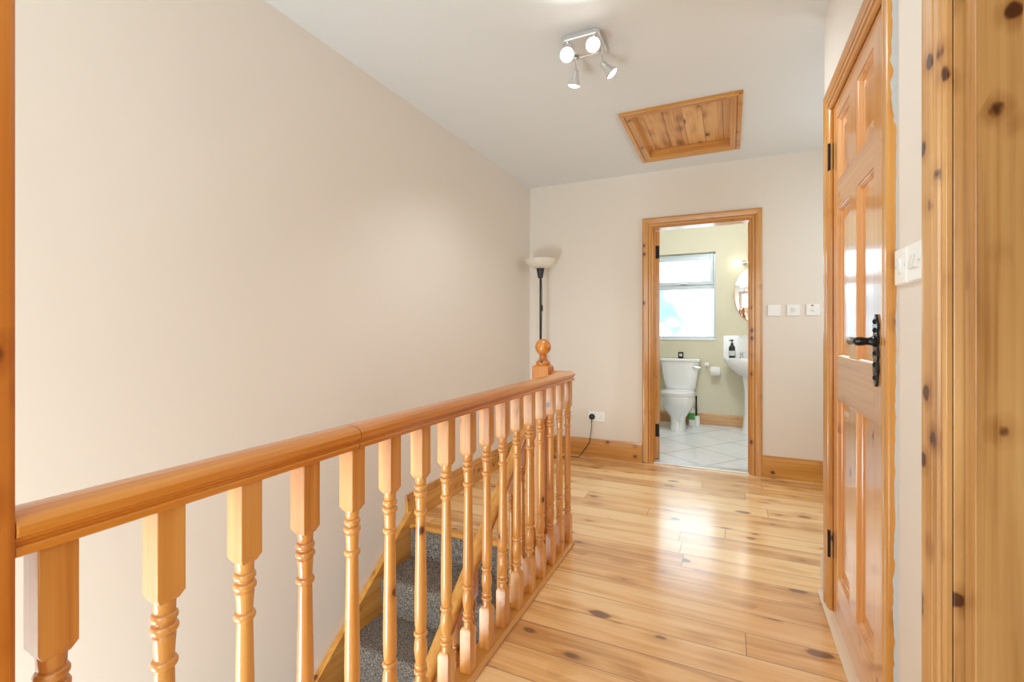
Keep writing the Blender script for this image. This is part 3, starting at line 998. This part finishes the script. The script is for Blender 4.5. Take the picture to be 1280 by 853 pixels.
# strings (slope 0.76)
sl = RISE / GO
for nm, x0, x1 in (('wall_string', XL + 0.001, XL + 0.034), ('outer_string', -0.905, -0.870)):
    yt, yb = WELL_Y - 0.0005, WELL_Y - GO * NS
    ztop = 0.070
    zb_ = ztop - sl * (yt - yb)
    prof = [(yt, ztop), (yt, ztop - 0.42), (yb, zb_ - 0.42), (yb, zb_)]
    s_ = MB().use(M['old_z'] if nm == 'x' else M['pine_y']).loft([[(x0, a, b_) for a, b_ in prof], [(x1, a, b_) for a, b_ in prof]], smooth=False)
    rel(s_).build(nm, parent=st, bevel=0.004)

# ================================================================== BANISTERS
BXC = -0.765
def baluster_mesh(hb, ht_, w=0.039, slope=0.0):
    """turned baluster from z=hb to ht_, square blocks at both ends"""
    L = ht_ - hb
    k = L / 0.835
    m = MB()
    h = w / 2

    def blk(z0, z1, ch0, ch1):
        c = 0.35 * w
        rings = []
        if ch0:
            rings.append([(sx * (h - 0.006), sy * (h - 0.006), z0 - 0.012) for sx, sy in ((-1, -1), (1, -1), (1, 1), (-1, 1))])
        rings.append([(sx * h, sy * h, z0) for sx, sy in ((-1, -1), (1, -1), (1, 1), (-1, 1))])
        rings.append([(sx * h, sy * h, z1 + (slope * sy * h if not ch1 else 0)) for sx, sy in ((-1, -1), (1, -1), (1, 1), (-1, 1))])
        if ch1:
            rings.append([(sx * (h - 0.006), sy * (h - 0.006), z1 + 0.012) for sx, sy in ((-1, -1), (1, -1), (1, 1), (-1, 1))])
        m.loft(rings, smooth=False)
    zA = hb + 0.132 * k        # top of the bottom block
    zB = hb + 0.705 * k        # bottom of the top block
    blk(hb, zA, False, True)
    blk(zB, ht_, True, False)
    r = w / 0.039
    def ring(z, rr=0.0186):           # half-round bead with a cut groove either side
        return [(0.0122, z - 0.0066), (rr - 0.0018, z - 0.0058), (rr, z - 0.002), (rr, z + 0.002), (rr - 0.0018, z + 0.0058), (0.0122, z + 0.0066)]
    P = lambda t: hb + t * k
    pr = [(0.0148, zA + 0.008), (0.0142, zA + 0.018)]
    pr += ring(P(0.168)) + ring(P(0.184), 0.0170)
    pr += [(0.0140, P(0.194)), (0.0166, P(0.210)), (0.0184, P(0.228)), (0.0168, P(0.248)), (0.0142, P(0.260))]
    pr += ring(P(0.270))
    pr += [(0.0148, P(0.281)), (0.0164, P(0.30)), (0.0170, P(0.34)), (0.0160, P(0.42)), (0.0142, P(0.52)), (0.0130, P(0.588))]
    pr += ring(P(0.600), 0.0176)
    pr += [(0.0132, P(0.611)), (0.0142, P(0.630)), (0.0152, P(0.641))]
    pr += ring(P(0.652)) + ring(P(0.669), 0.0178)
    pr += [(0.0146, P(0.679)), (0.0154, P(0.700))]
    m.lathe([(a * r, z) for a, z in pr], 24)
    return m


RAIL = [(0.0, 0.0), (0.027, 0.0), (0.031, 0.002), (0.0320, 0.0095), (0.0300, 0.0125), (0.0255, 0.0140), (0.0255, 0.0165), (0.0300, 0.0195), (0.0290, 0.0225), (0.0335, 0.0245), (0.0358, 0.030), (0.0350, 0.037), (0.0300, 0.0435), (0.0215, 0.0478), (0.011, 0.0500), (0.0, 0.0506)]
RAILP = RAIL + [(-u, v) for u, v in reversed(RAIL[1:-1])]
lb = empty('landing_balustrade', (BXC, 0.25, 0.0))
tag(lb, 'pine banister of turned spindles guarding the landing edge beside the stairwell', 'banister')
def rl_(m):
    return m.xform(Matrix.Translation((-BXC, -0.25, 0)))
RY1, RX1 = 2.325, -0.8434
hr = MB()
hr.loft([[(BXC + u, 0.245, 0.855 + v) for u, v in RAILP],
         [(BXC + u, RY1 + u, 0.855 + v) for u, v in RAILP],
         [(RX1, RY1 + u, 0.855 + v) for u, v in RAILP]], smooth=False)
ho = rl_(hr).build('handrail', M['rail'], parent=lb, bevel=0.002)
j = MB()
jc = 0.79
j.loft([[(BXC + u * 1.006, jc - 0.0008 , 0.8795 + (v - 0.0245) * 1.006) for u, v in RAILP], [(BXC + u * 1.006, jc + 0.0008, 0.8795 + (v - 0.0245) * 1.006) for u, v in RAILP]], smooth=False)
tag(rl_(j).build('rail_joint', M['joint'], parent=ho), 'dark joint line across the handrail')
kb = MB().sweep([(-0.037, 0), (0.031, 0), (0.033, 0.006), (0.032, 0.012), (0.026, 0.016), (0.022, 0.019), (-0.037, 0.019)], (BXC, 0.246, 0), (BXC, 2.352, 0), (1, 0, 0), (0, 0, 1))
rl_(kb).build('base_rail', M['pine_y'], parent=lb, bevel=0.001)
base = baluster_mesh(0.019, 0.856)
b0 = base.build('baluster', M['bal'], parent=lb, bevel=0.0012)
b0.location = (0, 0.288 - 0.25, 0)
for k in range(1, 17):
    bk = b0.copy(); C.objects.link(bk)
    bk.parent = lb
    bk.location = (0, 0.288 + 0.128 * k - 0.25, 0)

# stair banister with newel
NX, NY = -0.888, 2.300
sb = empty('stair_balustrade', (NX, NY, -0.25))
tag(sb, 'sloping pine stair banister with a ball topped newel post', 'banister')
def rs(m):
    return m.xform(Matrix.Translation((-NX, -NY, 0.25)))
nw = MB()
h = 0.0445
sq = lambda hh, z: [(NX + sx * hh, NY + sy * hh, z) for sx, sy in ((-1, -1), (1, -1), (1, 1), (-1, 1))]
nw.loft([sq(h, 0.0), sq(h, 0.928), sq(h - 0.010, 0.936)], smooth=False)
no = rs(nw).build('newel_post', M['post'], parent=sb, bevel=0.002)
fn = MB()
ppf = [(0.032, 0.934), (0.037, 0.939), (0.0375, 0.950), (0.032, 0.956), (0.024, 0.962), (0.0195, 0.973), (0.020, 0.984), (0.0225, 0.987), (0.0185, 0.990)]
for k in range(1, 14):
    t = -PI / 2 + 0.46 + (PI - 0.46) * (k - 1) / 12.0
    ppf.append((max(0.042 * math.cos(t), 0.0005), 1.030 + 0.042 * math.sin(t)))
fn.lathe(ppf, 28, (NX, NY, 0))
rs(fn).build('ball_finial', M['post'], parent=no)
SLH = 0.815
ya, za = NY - h + 0.002, 0.842
yb = 0.10
zb_ = za - SLH * (ya - yb)
hs = MB().loft([[(NX + u * 0.72, ya, za - 0.066 + v * 1.1) for u, v in RAILP], [(NX + u * 0.72, yb, zb_ - 0.066 + v * 1.1) for u, v in RAILP]], smooth=False)
rs(hs).build('stair_handrail', M['pine_y'], parent=sb, bevel=0.002)
k = 0
y = NY - 0.155
while y > 0.35:
    zt = za - SLH * (ya - y) - 0.064
    zbm = 0.070 - sl * (WELL_Y - y) + 0.012
    bb = baluster_mesh(zbm, zt, 0.032, SLH)
    bb.xform(Matrix.Translation((NX, y, 0)))
    rs(bb).build('stair_baluster', M['bal'], parent=sb, bevel=0.001)
    y -= 0.118

# ================================================================== CEILING HATCH
ho_ = empty('loft_hatch', ((HX0 + HX1) / 2, (HY0 + HY1) / 2, ZC))
tag(ho_, 'knotty pine loft hatch in a moulded frame in the ceiling', 'loft hatch')
def rh_(m):
    return m.xform(Matrix.Translation((-(HX0 + HX1) / 2, -(HY0 + HY1) / 2, -ZC)))
hm = MB()
prof = [(-0.004, -0.050), (-0.004, 0.010), (0.002, 0.013), (0.014, 0.0135), (0.018, 0.018), (0.032, 0.0185), (0.0335, 0.011), (0.0375, 0.011), (0.039, 0.0185), (0.052, 0.019), (0.062, 0.019), (0.065, 0.016), (0.065, 0.0), (0.0, 0.0), (0.0, -0.050)]
cs = [(HX0, HY0, -1, -1), (HX1, HY0, 1, -1), (HX1, HY1, 1, 1), (HX0, HY1, -1, 1)]
for q in range(4):
    a_, b_ = cs[q], cs[(q + 1) % 4]
    hm.use(M['pine_x'] if q % 2 == 0 else M['pine_y'])
    hm.loft([[(a_[0] + a_[2] * u, a_[1] + a_[3] * u, ZC - v) for u, v in prof], [(b_[0] + b_[2] * u, b_[1] + b_[3] * u, ZC - v) for u, v in prof]], smooth=False)
rh_(hm).build('hatch_frame', parent=ho_, bevel=0.001)
hp = MB().box(HX0 + 0.0005, HX1 - 0.0005, HY0 + 0.0005, HY1 - 0.0005, ZC + 0.0502, ZC + 0.068)
rh_(hp).build('hatch_panel', M['hatch'], parent=ho_)

# ================================================================== CEILING SPOT LIGHT
LX, LY = -0.608, 2.112
sl_ = empty('ceiling_spotlight', (LX, LY, ZC))
tag(sl_, 'square chrome ceiling fitting with four adjustable spotlights', 'ceiling lamp')
bp_ = MB()
hw = 0.088
def rsq(hh, z, r=0.02, n=6):
    out = []
    for cx_, cy_, a0 in ((1, 1, 0), (-1, 1, 90), (-1, -1, 180), (1, -1, 270)):
        for q in range(n + 1):
            t = R(a0 + 90 * q / n)
            out.append((cx_ * (hh - r) + r * math.cos(t), cy_ * (hh - r) + r * math.sin(t), z))
    return out
bp_.loft([rsq(hw, -0.0002), rsq(hw, -0.022), rsq(hw - 0.004, -0.026), rsq(hw - 0.020, -0.026), rsq(hw - 0.024, -0.022), rsq(hw - 0.03, -0.020, 0.015)], smooth=False)
bp_.build('base_plate', M['chrome'], parent=sl_, bevel=0.002)
def spot(px, py, drop, d, lit):
    d = Vector(d).normalized()
    q = MB()
    q.lathe([(0.014, 0), (0.014, 0.012), (0.006, 0.014)], 12, (px, py, -0.038))
    q.tube([(px, py, -0.024), (px, py, -drop)], 0.0045, 8)
    kn_ = Vector((px, py, -drop))
    q.lathe([(0.001, -0.010), (0.008, -0.007), (0.011, 0), (0.008, 0.007), (0.001, 0.010)], 12, kn_)
    arm = q.build('spot_arm', M['chrome'], parent=sl_)
    rotm = d.to_track_quat('Z', 'Y').to_matrix().to_4x4()
    hd_ = MB().lathe([(0.010, -0.004), (0.014, 0.0), (0.017, 0.020), (0.020, 0.036), (0.030, 0.060), (0.031, 0.066), (0.029, 0.066), (0.027, 0.060), (0.017, 0.040), (0.010, 0.038)], 20, kn_, rotm)
    hd_.build('spot_head', M['chrome'], parent=sl_)
    bl = MB().lathe([(0.006, 0.036), (0.014, 0.044), (0.024, 0.060), (0.025, 0.065), (0.018, 0.071), (0.006, 0.0735)], 18, kn_, rotm)
    bl.build('bulb', M['bulb'], parent=sl_)
    tip = kn_ + d * 0.095
    l = bpy.data.lights.new('spot_lamp', 'SPOT')
    l.energy = 11 if lit else 24
    l.color = (0.90, 0.97, 1.0)
    l.spot_size = R(125); l.spot_blend = 0.8; l.shadow_soft_size = 0.03
    lo = bpy.data.objects.new('spot_lamp', l)
    lo.location = tip
    lo.rotation_euler = d.to_track_quat('-Z', 'Y').to_euler()
    lo.parent = sl_
    C.objects.link(lo)
spot(-0.062, -0.062, 0.085, (0.25, -1.0, -0.42), True)
spot(0.062, -0.062, 0.075, (0.15, -1.0, -0.35), True)
spot(-0.062, 0.062, 0.085, (-0.25, 0.25, -1.0), False)
spot(0.066, 0.066, 0.080, (0.75, 0.30, -0.85), False)

# ================================================================== FLOOR LAMP, SOCKET, SWITCHES
fx, fy = -1.515, 3.86
fl_ = empty('floor_lamp', (fx, fy, 0))
tag(fl_, 'slim black floor lamp with a white bowl shade in the corner behind the newel', 'floor lamp')
MB().lathe([(0.125, 0), (0.125, 0.012), (0.118, 0.018), (0.03, 0.026), (0.014, 0.04), (0.010, 0.05)], 32).build('base', M['black'], parent=fl_)
MB().tube([(0, 0, 0.045), (0, 0, 1.60)], 0.0085, 12).build('pole', M['black'], parent=fl_)
MB().lathe([(0.010, 1.575), (0.021, 1.58), (0.034, 1.655), (0.036, 1.662), (0.030, 1.664)], 20).build('socket_cup', M['black'], parent=fl_)
shp = [(0.030, 1.6645), (0.075, 1.672), (0.112, 1.690), (0.130, 1.716), (0.136, 1.742), (0.133, 1.742), (0.127, 1.718), (0.109, 1.693), (0.073, 1.676), (0.030, 1.668)]
MB().lathe(shp, 36).build('lamp_shade', M['opal'], parent=fl_)
cs_ = MB().tube([(0.012, -0.006, 1.57), (0.018, -0.010, 1.45), (0.017, -0.010, 1.34)], 0.003, 8)
cs_.tube([(0.017, -0.010, 1.34), (0.017, -0.011, 1.335), (0.018, -0.012, 1.29), (0.018, -0.012, 1.285)], [0.004, 0.010, 0.010, 0.004], 10)
cs_.tube([(0.018, -0.012, 1.285), (0.014, -0.009, 1.1), (0.011, -0.008, 0.3), (0.012, -0.010, 0.06)], 0.003, 8)
cs_.build('cord_switch', M['black'], parent=fl_)

# double socket on the end wall, with the lamp's plug and flex
sx_, sz_ = -1.063, 0.357
so2 = empty('wall_socket', (sx_, YF, sz_))
tag(so2, 'white double wall socket above the skirting near the bathroom doorway', 'socket')
q = MB().loft([[(x, -y, z) for x, z in ((-0.073 + i, -0.043 + i), (0.073 - i, -0.043 + i), (0.073 - i, 0.043 - i), (-0.073 + i, 0.043 - i))] for i, y in ((0, 0), (0, 0.007), (0.003, 0.010))], smooth=False)
q.build('face_plate', M['plastic'], parent=so2)
for dx in (-0.012, 0.020):
    MB().box(dx - 0.006, dx + 0.006, -0.013, -0.010, 0.020, 0.033).build('switch_rocker', M['rocker'], parent=so2)
q = MB()
for dx, dz, ww, hh in ((0.036, 0.004, 0.0035, 0.008), (0.026, -0.016, 0.007, 0.0035), (0.047, -0.016, 0.007, 0.0035)):
    q.box(dx - ww / 2, dx + ww / 2, -0.0108, -0.0098, dz - hh / 2, dz + hh / 2)
tag(q.build('socket_holes', M['black'], parent=so2), 'three dark pin holes')
plug = empty('lamp_plug', (sx_ - 0.040, YF - 0.0105, sz_ - 0.003))
tag(plug, 'black plug and thin black flex trailing from the wall socket to the floor', 'plug')
MB().lathe([(0.026, 0), (0.026, 0.012), (0.022, 0.026), (0.012, 0.030), (0.001, 0.031)], 20, (0, 0, 0), Matrix.Rotation(R(90), 4, 'X')).build('plug_body', M['black'], parent=plug)
def smooth_pts(ps, n=8):
    ps = [Vector(p) for p in ps]
    out = []
    for i in range(len(ps) - 1):
        p0, p1, p2, p3 = ps[max(i - 1, 0)], ps[i], ps[i + 1], ps[min(i + 2, len(ps) - 1)]
        for k_ in range(n):
            t = k_ / n
            out.append(0.5 * ((2 * p1) + (-p0 + p2) * t + (2 * p0 - 5 * p1 + 4 * p2 - p3) * t * t + (-p0 + 3 * p1 - 3 * p2 + p3) * t ** 3))
    out.append(ps[-1])
    return out
px0, py0, pz0 = plug.location
fx_pts = [(0, -0.022, -0.020), (0.001, -0.026, -0.07), (-0.006, -0.03, -0.15), (-0.016, -0.04, -0.22), (-0.06, -0.05, -0.29), (-0.098, -0.07, -pz0 + 0.006), (-0.13, -0.075, -pz0 + 0.004),
          (-0.20, -0.10, -pz0 + 0.004), (-0.28, -0.19, -pz0 + 0.004), (-0.315, -0.20, -pz0 + 0.010), (fx + 0.118 - px0, fy - py0, -pz0 + 0.020)]
MB().tube(smooth_pts(fx_pts), 0.0032, 8).build('flex', M['black'], parent=plug)


def plate(name, label, cat, loc, face, kind, group):
    """86 mm wall plate; face = 'X' (looks to -x) or 'Y' (looks to -y)"""
    o = empty(name, loc, R(-90) if face == 'X' else 0.0)
    tag(o, label, cat, group)
    q = MB().loft([[(x, -y, z) for x, z in ((-0.043 + i, -0.043 + i), (0.043 - i, -0.043 + i), (0.043 - i, 0.043 - i), (-0.043 + i, 0.043 - i))] for i, y in ((0, 0), (0, 0.006), (0.003, 0.010))], smooth=False)
    q.build('face_plate', M['plastic'], parent=o, bevel=0.001)
    if kind == 'rocker':
        q = MB().sweep([(0.010, -0.017), (0.0115, -0.017), (0.017, 0.017), (0.010, 0.017)], (-0.011, 0, 0), (0.011, 0, 0), (0, -1, 0), (0, 0, 1))
        q.build('switch_rocker', M['rocker'], parent=o, bevel=0.0008)
    elif kind == 'double':
        for dx in (-0.012, 0.012):
            q = MB().sweep([(0.010, -0.015), (0.016, -0.013), (0.0115, 0.015), (0.010, 0.015)], (dx - 0.009, 0, 0), (dx + 0.009, 0, 0), (0, -1, 0), (0, 0, 1))
            q.build('switch_rocker', M['rocker'], parent=o, bevel=0.0008)
    elif kind == 'neon':
        MB().sweep([(0.010, -0.012), (0.015, -0.012), (0.0115, 0.012), (0.010, 0.012)], (-0.008, 0, 0), (0.008, 0, 0), (0, -1, 0), (0, 0, 1)).build('switch_rocker', M['rocker'], parent=o)
        MB().box(-0.012, 0.004, -0.0125, -0.0098, 0.028, 0.036).build('neon', M['red'], parent=o)
    for dx in (-0.03, 0.03):
        MB().lathe([(0.0028, 0), (0.0028, 0.0012), (0.0005, 0.0015)], 10, (dx, -0.0098, 0), Matrix.Rotation(R(90), 4, 'X')).build('screw', M['chrome'], parent=o)
    return o


plate('light_switch', 'white single light switch next to the closed pine door', 'switch', (XR, 1.366, 1.264), 'X', 'rocker', 'light switches by the pine doors')
plate('light_switch', 'white double light switch beside the broad near architrave', 'switch', (XR, 1.278, 1.264), 'X', 'double', 'light switches by the pine doors')
plate('blank_plate', 'blank white wall plate nearest the bathroom doorway', 'wall plate', (0.305, YF, 1.268), 'Y', 'blank', 'row of wall plates on the end wall')
plate('light_switch', 'white light switch between two plates on the end wall', 'switch', (0.432, YF, 1.268), 'Y', 'rocker', 'row of wall plates on the end wall')
plate('fused_switch', 'white wall switch with a red neon nearest the recess', 'switch', (0.556, YF, 1.268), 'Y', 'neon', 'row of wall plates on the end wall')
